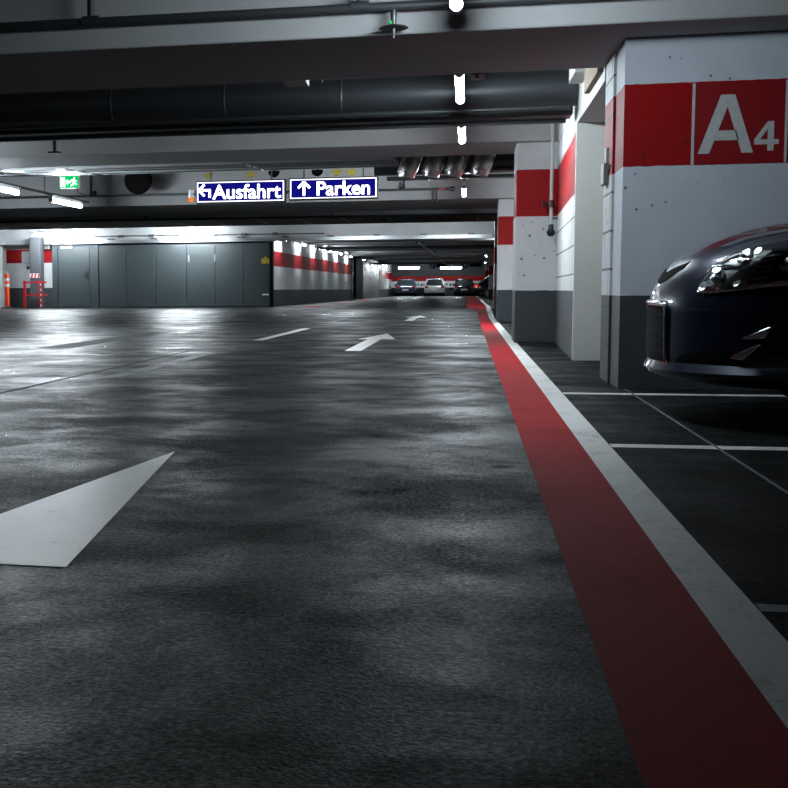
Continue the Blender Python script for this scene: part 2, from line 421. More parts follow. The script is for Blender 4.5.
# ------------------------------------------------------------------ lamps
def tube_lamp(c, length, axis, label, group, mat='tube', r=.032, housing='housing', rod=0.0, bracket=True, arm=None):
    """luminaire: housing above, lit tube below; c = middle of the tube"""
    c = Vector(c); d = Vector((0, 1, 0)) if axis == 'y' else Vector((1, 0, 0)); h = length/2
    t = thing('tube_light', label, 'lamp', c + Vector((0, 0, .0)), group)
    m_ = MB()
    prof = [(-h, r*.3), (-h+r*.25, r*.75), (-h+r*.8, r), (h-r*.8, r), (h-r*.25, r*.75), (h, r*.3)]
    m_.lathe(c, d, prof, 14).build('tube', M[mat], t, 40)
    a, b = c-d*(h+.02)+Vector((0, 0, r+.025)), c+d*(h+.02)+Vector((0, 0, r+.025))
    MB().bar(a, b, .05, .05).build('housing', M[housing], t)
    for sg in (-1, 1):
        MB().lathe(c+d*sg*(h+.005), d*sg, [(-.05, r*1.15), (.02, r*1.15), (.03, r*.8)], 12).build('end_cap', M['housing_grey'], t, 40)
    if bracket:
        for sg in (-.7, .7):
            p = c+d*sg*h
            if arm: MB().bar(p+Vector((0, 0, r+.025)), p+Vector(arm)+Vector((0, 0, r+.025)), .03, .03).build('wall_arm', M['steel_dark'], t)
            else: MB().bar(p+Vector((0, 0, r+.05)), Vector((p.x, p.y, 2.95 if not rod else p.z+rod)), .02, .02).build('hanger', M['steel_dark'], t)
    return t
g = 'tube lights in a row over the driving lane'
tube_lamp((-.08, 6.33, 2.12), 1.2, 'y', 'tube light seen end on at the top edge of the view', g)
tube_lamp((-.08, 9.65, 2.12), 1.35, 'y', 'tube light beside the big black duct, seen end on', g)
tube_lamp((-.075, 12.05, 2.07), 1.3, 'y', 'tube light between black duct and second beam, seen end on', g, 'tube_mid')
tube_lamp((-.08, 20.05, 2.14), 1.6, 'y', 'tube light hanging below the silver duct elbows', g, 'tube_silver')
tube_lamp((-.08, 27.2, 2.52), 1.5, 'y', 'added tube light hidden above the third ceiling beam edge', g)  # unseen lamp, added to light the lane past the third beam
tube_lamp((-.6, 41.2, 2.86), 1.5, 'x', 'right added tube light hidden behind the wide flat duct', g, 'tube_mid')  # unseen pair of lamps, added to brighten the lintel over the gate
tube_lamp((-3.9, 41.2, 2.86), 1.5, 'x', 'left added tube light hidden behind the wide flat duct', g, 'tube_mid')  # second unseen lamp added for the lintel
g = 'tube lights on the slanting rail at left'
for y, lab in ((14., 'tube light of the left rail, out past the left edge'), (17.0, 'left tube light on the rail, cut by the left edge'), (20.1, 'tube light on the left rail below the green exit sign')):
    tube_lamp((-6.67, y, 2.09), 1.62, 'y', lab, g, 'tube_left', bracket=False)
mb = MB(); mb.box(-6.70, -6.64, 11.6, 21.3, 2.1722, 2.2)
tag(mb.build('lamp_rail', M['steel_dark']), 'dark rail carrying the slanting tube lights at left', 'rail')
for y in (12.5, 16.6, 19.): tag(MB().bar((-6.67, y, 2.2), (-6.67, y, 2.95), .012, .012).build('hanger_rod', M['steel_dark'], None, origin=(-6.67, y, 2.2)), 'thin rod, %s, holding the left lamp rail' % {12.5: 'nearest', 16.6: 'second', 19.: 'last before the exit sign'}[y], 'rod', 'rods of the left lamp rail')
g = 'tube lights above the grey fire gate'
tube_lamp((-14.62, 42.7, 2.68), 1.75, 'x', 'left tube light above the gate, over the pass door', g, 'tube_gate', r=.024)
tube_lamp((-9.95, 42.7, 2.64), 1.75, 'x', 'right tube light above the gate', g, 'tube_gate', r=.024)
tube_lamp((-19.3, 42.7, 2.68), 1.75, 'x', 'tube light above the back wall, left of the gate column', g, 'tube_gate', r=.024)
g = 'tube lights along the aisle wall at left'
for i, y in enumerate((45.4, 50.5, 55., 59.5, 64., 69., 77., 84., 91., 99.)):
    xw = -6.9+.3*(y-44.5)/27.7 if y < 72 else (-6.58 if y < 93 else -6.6)
    tube_lamp((xw+.22, y, 2.20 if 79 < y < 93 else 2.45), 1.4, 'y', '%s tube light along the striped aisle wall, counted from the fire gate' % ORD[i], g, 'tube_far', arm=(-.205, 0, 0))
g = 'tube lights along the right side of the far aisle'
for i, (x, y, z) in enumerate(((.98, 46.5, 2.30), (.86, 62., 2.22), (1.0, 77., 2.2))):
    tube_lamp((x, y, z), 1.5, 'y', '%s tube light of the far right row, counted from the fire gate' % ORD[i], g, 'tube_far')
g = 'tube lights in front of the far wall'
tube_lamp((-4.85, 105, 2.38), 1.8, 'x', 'bright tube light above the blue grey and silver cars', g, 'tube_far', r=.07)
tube_lamp((-1.40, 105, 2.35), 1.8, 'x', 'bright tube light above the black car at the far wall', g, 'tube_far', r=.07)

# ------------------------------------------------------------------ services under the ceiling
pp = thing('sprinkler_pipe', 'dark sprinkler pipe running across the first ceiling beam', 'pipe', (-.43, 7.2, 2.2))
MB().tube([(-9, 7.2, 2.215), (.88+3, 7.2, 2.19)], .026, 12).build('pipe', M['pipe_dark'], pp, 40)
for x in (-2.22, -.62, 1.3): MB().tube([(x, 7.2, 2.2), (x, 7.2, 2.95)], .022, 10).lathe((x-.05, 7.2, 2.206), (1, 0, 0), [(0, .034), (.1, .034)], 10).build('riser', M['pipe_dark'], pp, 40)
MB().lathe((-.43, 7.2, 2.18), (0, 0, -1), [(0, .016), (.03, .02), (.06, .016), (.10, .014), (.13, .012), (.16, .006)], 12).build('sprinkler_head', M['steel_dark'], pp, 40)
MB().lathe((-.43, 7.2, 2.075), (0, 0, 1), [(0, .083), (.008, .075), (.018, .02)], 24).build('shield_disc', M['black'], pp, 40)
tag(MB().lathe((-.446, 7.178, 2.105), (0, -1, 0), [(-.01, .008), (.0, .011), (.006, .006)], 10).build('bulb', simple('green bulb', (.01, .5, .12), .3), pp), 'green glass bulb')
tag(MB().box(-.37, -.32, 7.17, 7.24, 2.24, 2.27).build('clamp', M['red_steel'], pp), 'red clamp')

du = thing('air_duct', 'large black air duct behind the first ceiling beam', 'duct', (0, 10.75, 2.27))
MB().tube([(-25, 10.75, 2.25), (.86, 10.75, 2.25)], .15, 28).build('duct', M['duct_black'], du, 40)
for x in (-3.10, -2.08, -1.07): MB().lathe((x-.012, 10.75, 2.25), (1, 0, 0), [(0, .15), (.006, .154), (.014, .154), (.02, .15)], 28).build('joint_band', M['steel_dark'], du, 40)
d2 = thing('lower_duct', 'black flat duct tucked under the big round air duct', 'duct', (0, 11.0, 2.02))
MB().box(-25, .84, 10.88, 11.14, 2.045, 2.13, bev=.015).build('duct', M['duct_black'], d2)
MB().tube([(-25, 10.62, 2.075), (.80, 10.62, 2.075)], .022, 12).build('pipe', M['duct_black'], d2, 40)
MB().box(-25, .80, 11.10, 11.14, 2.012, 2.045).build('rail', M['steel_dark'], d2)
for x in (-6.5, -3.9, -1.6): MB().box(x-.01, x+.01, 11.142, 11.16, 2.02, 2.95).build('hanger', M['steel_dark'], d2)
def cable_tray(x0, x1, y, z, w, h, lab, group, hang=True, mat='steel_dark', step=.3):
    t = thing('cable_tray', lab, 'cable tray', ((x0+x1)/2, y, z), group)
    for s_ in (-1, 1): MB().box(x0, x1, y+s_*w/2-.004, y+s_*w/2+.004, z, z+h).build('side_rail', M[mat], t)
    MB().box(x0, x1, y-w/2, y+w/2, z+.004, z+.012).build('tray_bed', M['pipe_dark'], t)
    for k in range(3): MB().tube([(x0, y-w*.3+k*w*.3, z+.027), (x1, y-w*.3+k*w*.3, z+.027)], .015, 6).build('cable', M['black'], t)
    if hang:
        x = x0+.6
        while x < x1:
            MB().box(x-.012, x+.012, y-w/2-.016, y-w/2+.004, z-.02, 2.95).box(x-.012, x+.012, y-w/2, y+w/2, z-.02, z).build('hanger', M[mat], t); x += 2.6
    return t
g = 'cable trays across the ceiling at left'
cable_tray(-14, -1.0, 17.0, 2.33, .25, .06, 'nearest of the three cable trays above the Ausfahrt sign', g, True, 'steel')
cable_tray(-14, -1.0, 17.6, 2.36, .25, .06, 'middle of the three cable trays above the Ausfahrt sign', g, True, 'steel')
cable_tray(-14, -1.0, 18.2, 2.38, .25, .06, 'rear of the three cable trays above the Ausfahrt sign', g, True, 'steel')
m_ = MB(); m_.box(-4.70, -4.67, 13.7, 13.73, 2.2, 2.95).box(-4.75, -4.62, 13.66, 13.78, 2.19, 2.21)
tag(m_.build('ceiling_hanger', M['black']), 'small dark hanger on the second beam at left', 'hanger')

# stubs under the first beam
m_ = MB(); m_.box(-1.29, -1.13, 8.75, 8.95, 2.055, 2.11).box(-1.27, -1.24, 8.8, 8.84, 2.1, 2.95)
tag(m_.build('mounting_channel', M['pipe_white']), 'pale mounting channel under the ceiling left of the lane lamp', 'bracket')
m_ = MB(); m_.box(-1.04, -1.02, 8.8, 8.84, 2.06, 2.95)
tag(m_.build('hanger_strap', M['black']), 'short black hanger strap beside the pale channel', 'hanger')
m_ = MB(); m_.box(.0, .10, 8.72, 8.95, 2.05, 2.95).box(.03, .055, 8.73, 8.76, 2.03, 2.12)
tag(m_.build('junction_box', M['housing_grey']), 'small grey junction box right of the lamp below the first beam', 'junction box')
tag(MB().box(.76, .866, 9.72, 10.3, 2.21, 2.32).build('support_block', M['pipe_white']), 'pale support stub at the end of the black duct', 'bracket')
tag(MB().box(.825, .866, 8.75, 9.7, 2.04, 2.22).build('timber_stub', M['wood']), 'brown timber stub beside the doorway top', 'bracket')

# silver duct elbows before the third beam
cx = [-.87, -.52, -.20, .17]
dm = thing('main_duct', 'dark round duct feeding the four silver elbows', 'duct', (.2, 18.95, 2.47))
MB().tube([(-1.4, 18.95, 2.47), (.975, 18.95, 2.47)], .16, 20).build('duct', M['duct_black'], dm, 40)
for x in cx:
    pts = [(x+.10, 18.8, 2.60), (x+.09, 18.6, 2.58), (x+.05, 18.45, 2.50), (x+.02, 18.4, 2.41), (x-.02, 18.4, 2.31), (x-.03, 18.4, 2.23)]
    e = tag(MB().tube(pts, [.11, .125, .135, .14, .135, .115], 18).build('duct_elbow', M['duct_silver'], dm, 50), 'silver elbow')
    for k in (2, 4):
        q = Vector(pts[k]); MB().lathe(q-Vector((0, 0, .008)), (0, 0, 1), [(0, .139), (.006, .145), (.014, .145), (.02, .139)], 18).build('seam_ring', M['steel'], e, 40)
cable_tray(-1.2, .95, 18.75, 2.22, .2, .05, 'dark cable tray behind the silver duct elbows', 'cable trays above the lane', True)

# pipe along the third beam
p3 = thing('water_pipe', 'dark pipe along the third beam, behind the signs', 'pipe', (-3, 22.55, 2.37))
MB().tube([(-9, 22.55, 2.40), (-.3, 22.55, 2.375)], .022, 10).build('pipe', M['steel_dark'], p3, 40)
for x in (-.62, -.56): MB().tube([(x, 22.55, 2.37), (x, 22.55, 2.15)], .012, 8).build('drop', M['steel_dark'], p3, 40)
MB().lathe((-.34, 22.55, 2.375), (1, 0, 0), [(0, .035), (.05, .045), (.1, .03)], 12).build('valve', M['steel_dark'], p3, 40)
tag(MB().box(-.52, -.42, 22.51, 22.58, 2.36, 2.40).build('clamp', M['red_steel'], p3), 'red clamp')
for x in (-7.0, -1.15): MB().lathe((x, 22.55, 2.39), (0, 0, 1), [(0, .035), (.1, .02), (.4, .012)], 10).build('hanger', M['black'], p3)
MB().lathe((-6.05+.05-.9, 22.5, 2.44), (0, -1, 0), [(0, .035), (.04, .05), (.07, .02)], 10).build('valve', M['black'], p3, 40)

# flat ducts past the third beam
fd = thing('flat_duct', 'wide flat grey duct with dark underside before the fire gate', 'duct', (-5, 32, 2.5))
MB().box(-25, .7, 30.3, 34.0, 2.40, 2.57).build('duct', M['duct_grey'], fd)
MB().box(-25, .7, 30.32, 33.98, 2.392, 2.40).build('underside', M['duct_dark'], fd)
for x in (-20., -14., -9., -4.5, -.5):
    for y in (30.4, 33.9): MB().box(x-.015, x+.015, y-.015, y+.015, 2.57, 2.95).build('hanger', M['steel_dark'], fd)
x = -24.
while x < .6:
    MB().box(x, x+.03, 30.32, 33.98, 2.38, 2.3925).build('seam', M['duct_grey'], fd); x += 1.1
m_ = MB().tube([(-14, 29.6, 2.36), (.7, 29.6, 2.33)], .03, 8)
for x in (-12.4, -7.8, -3.2): m_.box(x-.02, x+.02, 29.58, 29.62, 2.33, 2.95)
tag(m_.build('cable_pipe', M['black'], None, 40), 'thin dark pipe in front of the wide flat duct', 'pipe')

# ------------------------------------------------------------------ fire gate, rail, back wall equipment
gt = thing('fire_gate', 'large grey sliding fire gate with a pass door', 'gate', (-11, 44, 0))
GH = 2.325
xs = [-13.40, -12.338, -11.206, -10.059, -8.996, -7.95, -6.93]
for a, b in zip(xs, xs[1:]): MB().box(a+.008, b-.008, 44.06, 44.14, .02, GH, bev=.006).build('panel', M['gate'], gt)
MB().box(-15.2, -14.98, 44.0, 44.2, 0, GH+.02).box(-13.74, -13.41, 44.02, 44.18, 0, GH+.02).box(-14.98, -13.74, 44.02, 44.16, GH-.07, GH+.02).build('frame', M['gate_dark'], gt)
dr = MB().box(-14.97, -13.755, 44.03, 44.10, .02, GH-.08, bev=.005).build('door', M['gate'], gt)
MB().box(-13.90, -13.80, 43.985, 44.03, 1.10, 1.32).bar((-13.85, 43.97, 1.24), (-14.02, 43.97, 1.24), .02, .02).build('handle', M['black'], dr)
MB().box(-14.85, -14.40, 43.96, 44.03, 2.18, 2.28).build('door_closer', M['box_grey'], dr)
tag(MB().box(-6.97, -6.86, 43.96, 44.2, 0, GH+.01).build('edge_post', M['matte_black'], gt), 'black closing edge')
for x in (-9.0, -10.05+.08): MB().box(x-.02, x+.02, 44.03, 44.065, 1.65, 1.9).build('pull_strip', M['steel'], gt)
sg = MB().prism([(-7.28, 44.03, 1.56), (-7.0, 44.03, 1.56), (-7.0, 44.03, 1.74), (-7.07, 44.03, 1.74), (-7.14, 44.03, 1.82), (-7.2, 44.03, 1.74), (-7.28, 44.03, 1.74)], (0, .03, 0))
tag(sg.build('warning_plate', M['yellow'], gt), 'small yellow warning plate')
tag(MB().box(-7.25, -7.02, 44.04, 44.065, .42, .47).build('label_plate', M['white_flat'], gt), 'small white plate')
gr = thing('gate_rail', 'pale steel running rail above the fire gate across the lane', 'rail', (-5, 43.9, 2.4))
MB().box(-15.3, .79, 43.82, 44.0, 2.352, 2.475).build('rail', M['steel'], gr)
x = -14.5
while x < .8:
    MB().box(x-.12, x+.12, 43.86, 44.0, 2.475, 2.53).build('rail_clip', M['steel_dark'], gr); x += 1.62

cl = thing('steel_column', 'grey steel column left of the fire gate', 'column', (-15.85, 43.7, 0))
MB().box(-15.90, -15.48, 43.5, 43.9, 0, 2.6, bev=.01).build('shaft', M['column'], cl)
bd = MB().box(-15.90, -15.52, 43.485, 43.5, 1.11, 1.27).build('hazard_board', M['white_tape'], cl)
m_ = MB()
for k in range(3):
    x = -15.86+k*.13
    m_.prism([(x, 43.485, 1.12), (x+.06, 43.485, 1.12), (x+.10, 43.485, 1.26), (x+.04, 43.485, 1.26)], (0, -.004, 0))
tag(m_.build('hazard_stripes', M['red_steel'], bd), 'red diagonal stripes')
rl = thing('guard_rail', 'red steel guard rail around the grey column foot', 'guard rail', (-15.9, 43.2, 0))
for x in (-16.02, -15.40): MB().box(x-.04, x+.04, 43.2, 43.28, 0, 1.0).build('post', M['red_steel'], rl)
for z in (.94, .47): MB().box(-16.06, -15.16, 43.205, 43.275, z-.03, z+.03).build('crossbar', M['red_steel'], rl)
m_ = MB()
for k in range(5): m_.box(-15.402, -15.36, 43.19, 43.2, .05+k*.19, .14+k*.19)
tag(m_.build('tape', M['white_tape'], rl), 'white tape marks')
el = thing('control_box', 'pale grey control box on the red band left of the column', 'box', (-16.35, 44.5, 1.67))
MB().box(-16.54, -16.15, 44.38, 44.6, 1.67, 2.12, bev=.01).build('case', M['box_grey'], el)
MB().box(-16.24, -16.10, 44.42, 44.6, 2.12, 2.25).build('siren', M['black'], el)
tag(MB().box(-15.6, -15.37, 44.3, 44.6, 2.2, 2.5, bev=.01).build('alarm_box', M['box_grey']), 'pale box high on the wall right of the grey column', 'box')
cm = thing('wall_horn', 'dark wall device below the pale control box', 'device', (-16.25, 44.5, 1.48))
MB().box(-16.18, -16.1, 44.4, 44.6, 1.4, 1.56).build('bracket', M['box_mid'], cm)
MB().lathe((-16.2, 44.42, 1.5), (-.8, -.6, 0), [(0, .03), (.08, .05), (.14, .09)], 14).build('horn', M['black'], cm, 40)
m_ = MB().tube([(-15.9, 44.55, 2.63), (-16.3, 44.55, 2.66), (-16.35, 44.55, 2.95)], .02, 8).tube([(-16.0, 44.5, 2.6), (-15.5, 44.5, 2.75)], .015, 8)
tag(m_.build('conduit', M['steel_dark'], None, 40), 'thin conduit above the grey column', 'pipe')
dl = thing('delineator_post', 'orange flexible delineator post with white bands at far left', 'post', (-16.62, 43, 0))
MB().lathe((-16.62, 43, .06), (0, 0, 1), [(0, .085), (.9, .085), (1.18, .085), (1.19, .05)], 14).build('post', M['orange'], dl, 40)
for z in (.78, 1.0): tag(MB().lathe((-16.62, 43, z), (0, 0, 1), [(0, .088), (.10, .088)], 14).build('reflective_band', M['white_tape'], dl, 40), 'white reflective band')
MB().lathe((-16.62, 43, 0), (0, 0, 1), [(0, .2), (.03, .2), (.08, .1)], 14).build('base', M['black'], dl, 40)
struct('door_frame', MB().box(-17.45, -17.24, 44.2, 44.6, 0, 2.32), M['beam'])
m_ = MB().tube([(-13.5, 43.93, 2.62), (-5.0, 43.93, 2.60)], .018, 8)
for k in range(6): m_.box(-12.6+k*1.15, -12.42+k*1.15, 43.88, 43.99, 2.56, 2.66)
tag(m_.build('wall_conduit', M['steel_dark'], None, 40), 'thin conduit with clips between the two gate lamps', 'pipe')

# ------------------------------------------------------------------ hanging signs
def text_mesh(body, height, bold, mat, parent, name, x0, x1, y, z0):
    cu = bpy.data.curves.new('t', 'FONT'); cu.body = body; cu.offset = bold; cu.extrude = .004; cu.size = 1
    o = bpy.data.objects.new('t', cu); COL.objects.link(o)
    bpy.context.view_layer.update()
    me = bpy.data.meshes.new_from_object(o.evaluated_get(bpy.context.evaluated_depsgraph_get()))
    bpy.data.objects.remove(o); bpy.data.curves.remove(cu)
    xs_ = [v.co.x for v in me.vertices]; ys_ = [v.co.y for v in me.vertices]
    mnx, mxx, mny, mxy = min(xs_), max(xs_), min(ys_), max(ys_)
    off = -Vector(parent.location)
    for v in me.vertices:
        X = x0 + (v.co.x-mnx)/(mxx-mnx)*(x1-x0); Z = z0 + (v.co.y-mny)/(mxy-mny)*height
        v.co = Vector((X, y - v.co.z, Z)) + off
    me.materials.clear(); me.materials.append(mat); me.name = name
    ob = bpy.data.objects.new(name, me); COL.objects.link(ob); ob.parent = parent; return ob
YS = 21.0
def hanging_sign(x0, x1, z0, z1, name, label, word, wx0, wx1, arrow_parts):
    s_ = thing(name, label, 'sign', ((x0+x1)/2, YS, z0), 'blue hanging direction signs')
    MB().box(x0, x1, YS+.01, YS+.16, z0, z1, bev=.008).build('case', M['black'], s_)
    MB().box(x0+.02, x1-.02, YS, YS+.02, z0+.02, z1-.02).build('face', M['blue_sign'], s_)
    b = .028; i = .022
    m_ = MB(); yy0, yy1 = YS-.006, YS+.005
    m_.box(x0+i, x1-i, yy0, yy1, z1-i-.016, z1-i).box(x0+i, x1-i, yy0, yy1, z0+i, z0+i+.016).box(x0+i, x0+i+.02, yy0, yy1, z0+i+.016, z1-i-.016).box(x1-i-.02, x1-i, yy0, yy1, z0+i+.016, z1-i-.016)
    m_.build('border', M['sign_border'], s_)
    text_mesh(word, .245 if word[0] == 'A' else .235, .012, M['sign_glow'], s_, 'lettering', wx0, wx1, YS-.004, z0+.068)
    m_ = MB()
    for q in arrow_parts: m_.prism([(x, YS-.002, z) for x, z in q], (0, -.006, 0))
    m_.build('arrow', M['sign_glow'], s_)
    for x in (x0+.25, x1-.25): MB().box(x-.012, x+.012, YS+.07, YS+.094, z1, 2.95).build('hanger_rod', M['steel_dark'], s_)
    return s_
def seg(a, b, w):
    a, b = Vector(a), Vector(b); n_ = (b-a).normalized(); n_ = Vector((-n_.y, n_.x))*w/2
    return [tuple(a+n_), tuple(b+n_), tuple(b-n_), tuple(a-n_)]
# left bent arrow
zx = 2.10
hanging_sign(-4.62, -3.06, 2.10, 2.485, 'hanging_sign', 'lit blue Ausfahrt sign with bent left arrow', 'Ausfahrt', -4.325, -3.135,
    [seg((-4.55, zx+.225), (-4.36, zx+.225), .036), seg((-4.375, zx+.24), (-4.375, zx+.10), .036), seg((-4.565, zx+.225), (-4.47, zx+.32), .036), seg((-4.565, zx+.225), (-4.47, zx+.13), .036)])
zx = 2.125
hanging_sign(-3.0, -1.495, 2.125, 2.495, 'hanging_sign', 'lit blue Parken sign with arrow pointing up', 'Parken', -2.52, -1.63,
    [seg((-2.74, zx+.07), (-2.74, zx+.29), .036), seg((-2.74, zx+.30), (-2.84, zx+.20), .036), seg((-2.74, zx+.30), (-2.64, zx+.20), .036)])
be = thing('warning_beacon', 'small grey and orange beacon left of the Ausfahrt sign', 'beacon', (-4.68, 20.95, 2.1))
MB().lathe((-4.70, 20.98, 2.2), (0, 0, 1), [(0, .045), (.13, .045), (.14, .03)], 12).build('housing', M['box_grey'], be, 40)
MB().lathe((-4.70, 20.98, 2.13), (0, 0, 1), [(0, .03), (.015, .045), (.07, .045)], 12).build('lens', M['beacon_orange'], be, 40)
MB().box(-4.67, -4.62, 20.96, 21.04, 2.24, 2.28).build('bracket', M['steel_dark'], be)

ex = thing('exit_sign', 'lit green emergency exit sign with running figure, high at left', 'sign', (-6.92, 21, 2.42))
MB().box(-7.10, -6.73, 21.01, 21.08, 2.415, 2.64, bev=.006).build('case', M['box_grey'], ex)
MB().box(-7.09, -6.74, 21.0, 21.02, 2.425, 2.63).build('face', M['exit_green'], ex)
m_ = MB()
def ep(pts): m_.prism([(-7.09+x*.35, 20.999, 2.425+z*.205) for x, z in pts], (0, -.004, 0))
ep([(.05, .1), (.28, .1), (.28, .9), (.05, .9)])                                  # doorway
ep([(.33, .5), (.43, .75), (.43, .58), (.6, .58), (.6, .42), (.43, .42), (.43, .25)])   # arrow
ep([(.74, .76), (.80, .76), (.80, .9), (.74, .9)]); ep([(.66, .72), (.76, .74), (.82, .45), (.72, .42)])
ep([(.72, .46), (.80, .46), (.92, .28), (.86, .24)]); ep([(.72, .46), (.78, .44), (.72, .22), (.58, .14), (.58, .22), (.67, .27)])
ep([(.66, .72), (.70, .66), (.60, .58), (.57, .63)]); ep([(.78, .68), (.80, .6), (.90, .56), (.92, .62)])
m_.build('pictogram', M['exit_white'], ex)
MB().tube([(-6.78, 21.05, 2.42), (-6.77, 21.06, 2.34), (-6.72, 21.3, 2.33)], .009, 8).build('cable', M['black'], ex, 40)
for x in (-7.0, -6.84): MB().box(x-.006, x+.006, 21.04, 21.052, 2.64, 2.95).build('hanger_rod', M['steel_dark'], ex)

mi = thing('convex_mirror', 'round black convex traffic mirror seen from behind', 'mirror', (-5.94, 22, 2.6))
MB().lathe((-5.94, 22.0, 2.63), (0, 1, 0), [(0, .05), (.005, .17), (.04, .245), (.07, .262), (.09, .262), (.10, .25), (.12, .15)], 36).build('shell', M['matte_black'], mi, 40)
MB().box(-5.97, -5.91, 22.05, 22.09, 2.63, 2.95).build('bracket', M['matte_black'], mi)
# small items hung above the signs
for i, (x, z, kind) in enumerate(((-4.42, 2.53, 'y'), (-3.68, 2.53, 'y'), (-3.3, 2.53, 'k'), (-2.55, 2.53, 'k'), (-2.2, 2.53, 'y'), (-1.95, 2.53, 'y'))):
    lab = ['yellow cable tag above the left end of Ausfahrt', 'yellow cable tag above the middle of Ausfahrt', 'black dome above the right end of Ausfahrt', 'black dome above the left end of Parken', 'yellow cable tag above the middle of Parken', 'yellow cable tag above the last letters of Parken'][i]
    if kind == 'y':
        m_ = MB().prism([(x-.09, 21.1, z+.09), (x+.09, 21.1, z+.09), (x+.03, 21.1, z), (x-.03, 21.1, z)], (0, .04, 0)).box(x-.006, x+.006, 21.11, 21.13, z+.09, 2.95)
        tag(m_.build('cable_tag', M['yellow'], origin=(x, 21.1, z)), lab, 'tag', 'yellow tags above the signs')
    else:
        m_ = MB().lathe((x, 21.3, z+.12), (0, 0, -1), [(0, .10), (.05, .095), (.09, .06), (.11, .01)], 16).box(x-.01, x+.01, 21.29, 21.31, z+.1, 2.95)
        tag(m_.build('dome_speaker', M['matte_black'], None, 40, origin=(x, 21.3, z)), lab, 'speaker', 'black domes above the signs')

# ------------------------------------------------------------------ pipe and box by the doorway
cp = thing('standpipe', 'pale vertical pipe with valve hanging by the second pillar', 'pipe', (.86, 14.0, 1.2))
MB().tube([(.868, 13.90, 2.95), (.868, 13.90, 1.26)], .02, 10).build('pipe', M['pipe_white'], cp, 40)
MB().lathe((.868, 13.90, 1.29), (0, 0, -1), [(0, .028), (.05, .03), (.08, .05), (.11, .04), (.13, .02)], 12).build('nozzle', M['black'], cp, 40)
MB().lathe((.868, 13.90, 1.55), (0, 0, -1), [(0, .03), (.08, .03)], 12).bar((.868, 13.97, 1.51), (.80, 13.95, 1.51), .02, .02).lathe((.80, 13.95, 1.51), (-1, 0, 0), [(0, .045), (.02, .045)], 12).build('valve', M['black'], cp, 40)
MB().box(.85, .95, 13.89, 13.91, 1.34, 1.37).build('clamp', M['steel_dark'], cp)
sw = thing('switch_box', 'small grey switch box on the doorway edge', 'box', (.86, 8.45, 1.26))
MB().box(.838, .871, 8.34, 8.52, 1.265, 1.40, bev=.004).build('case', M['box_mid'], sw)
MB().box(.855, .871, 8.38, 8.44, 1.40, 1.50).build('conduit', M['pipe_white'], sw)
MB().tube([(.868, 8.35, 1.33), (.868, 8.22, 1.37)], .006, 6).build('cable', M['black'], sw)

# ------------------------------------------------------------------ ceiling services over the far aisle
k = 0
for y, z, r_, mt in ((47., 2.44, .05, 'steel'), (49., 2.52, .06, 'steel_dark'), (54., 2.42, .05, 'steel_dark'), (58., 2.46, .06, 'steel'), (65., 2.40, .06, 'steel'), (68., 2.46, .05, 'steel_dark'), (75., 2.44, .06, 'steel'), (88., 2.42, .07, 'steel_dark')):
    m_ = MB().tube([(-6.5, y, z), (1.05, y, z)], r_, 10)
    for x in (-5, -2.6, -.2): m_.box(x-.012, x+.012, y-.012, y+.012, z, 2.95)
    tag(m_.build('ceiling_pipe', M[mt], None, 40), '%s pipe across the far aisle ceiling, counted from the fire gate' % ORD[k], 'pipe', 'pipes across the far aisle ceiling'); k += 1
m_ = MB().tube([(-1.8, 45, 2.3), (-1.4, 100, 2.3)], .04, 10)
for y in (48, 57, 66, 76, 86): m_.box(-1.76, -1.71, y, y+.05, 2.3, 2.95)
tag(m_.build('aisle_pipe', M['steel_dark'], None, 40), 'long pipe running down the far aisle ceiling', 'pipe')
cable_tray(-6.0, -3.0, 50., 2.58, .5, .12, 'cable tray over the left of the far aisle', 'cable trays over the far aisle', True, 'steel', .5)
tag(MB().prism([(-.6, 44.9, 2.95), (.79, 44.9, 2.95), (.79, 44.9, 2.58), (.1, 44.9, 2.58)], (0, 1.6, 0)).build('duct_transition', M['duct_grey']), 'sloping grey duct piece above the lane past the gate rail', 'duct')
for x, lab in ((-2.72, 'left blue round arrow sign hanging before the far wall'), (-.20, 'right blue round arrow sign hanging before the far wall')):
    s_ = thing('round_sign', lab, 'sign', (x, 98, 2.4), 'blue round signs before the far wall')
    MB().lathe((x, 98, 2.45), (0, -1, 0), [(0, .235), (.03, .235)], 24).build('disc', M['round_blue'], s_, 40)
    m_ = MB()
    for q in (seg((-.09, .10), (.08, -.08), .06), seg((-.10, .11), (-.10, -.04), .055), seg((-.10, .11), (.04, .11), .055)):
        m_.prism([(x-b*.9, 97.968, 2.45+a) for a, b in q], (0, -.004, 0))
    m_.build('arrow', M['white_flat'], s_)
    MB().box(x+.3, x+1.2, 97.98, 98.02, 2.30, 2.62).build('plate', M['matte_black'], s_)
    MB().box(x-.2, x+1.2, 97.99, 98.01, 2.63, 2.66).box(x-.01, x+.01, 97.99, 98.01, 2.66, 2.95).box(x+.9, x+.92, 97.99, 98.01, 2.62, 2.95).build('hanger', M['steel_dark'], s_)
for i, x in enumerate((-6.2, -3.98, -3.72, -1.5, -1.24, .72, .98)):
    m_ = MB()
    for z in (.62, .98): m_.lathe((x, YF, z), (0, -1, 0), [(0, .1), (.06, .1), (.08, .07)], 12)
    lab = ['left of the blue grey car', 'right of the blue grey car', 'left of the silver car', 'right of the silver car', 'left of the black car', 'right of the black car', 'near the far right pillar'][i]
    tag(m_.build('wall_buffer', M['matte_black'], None, 40, origin=(x, YF, .8)), 'pair of black rubber buffers on the far wall ' + lab, 'buffer', 'rubber buffers on the far wall')

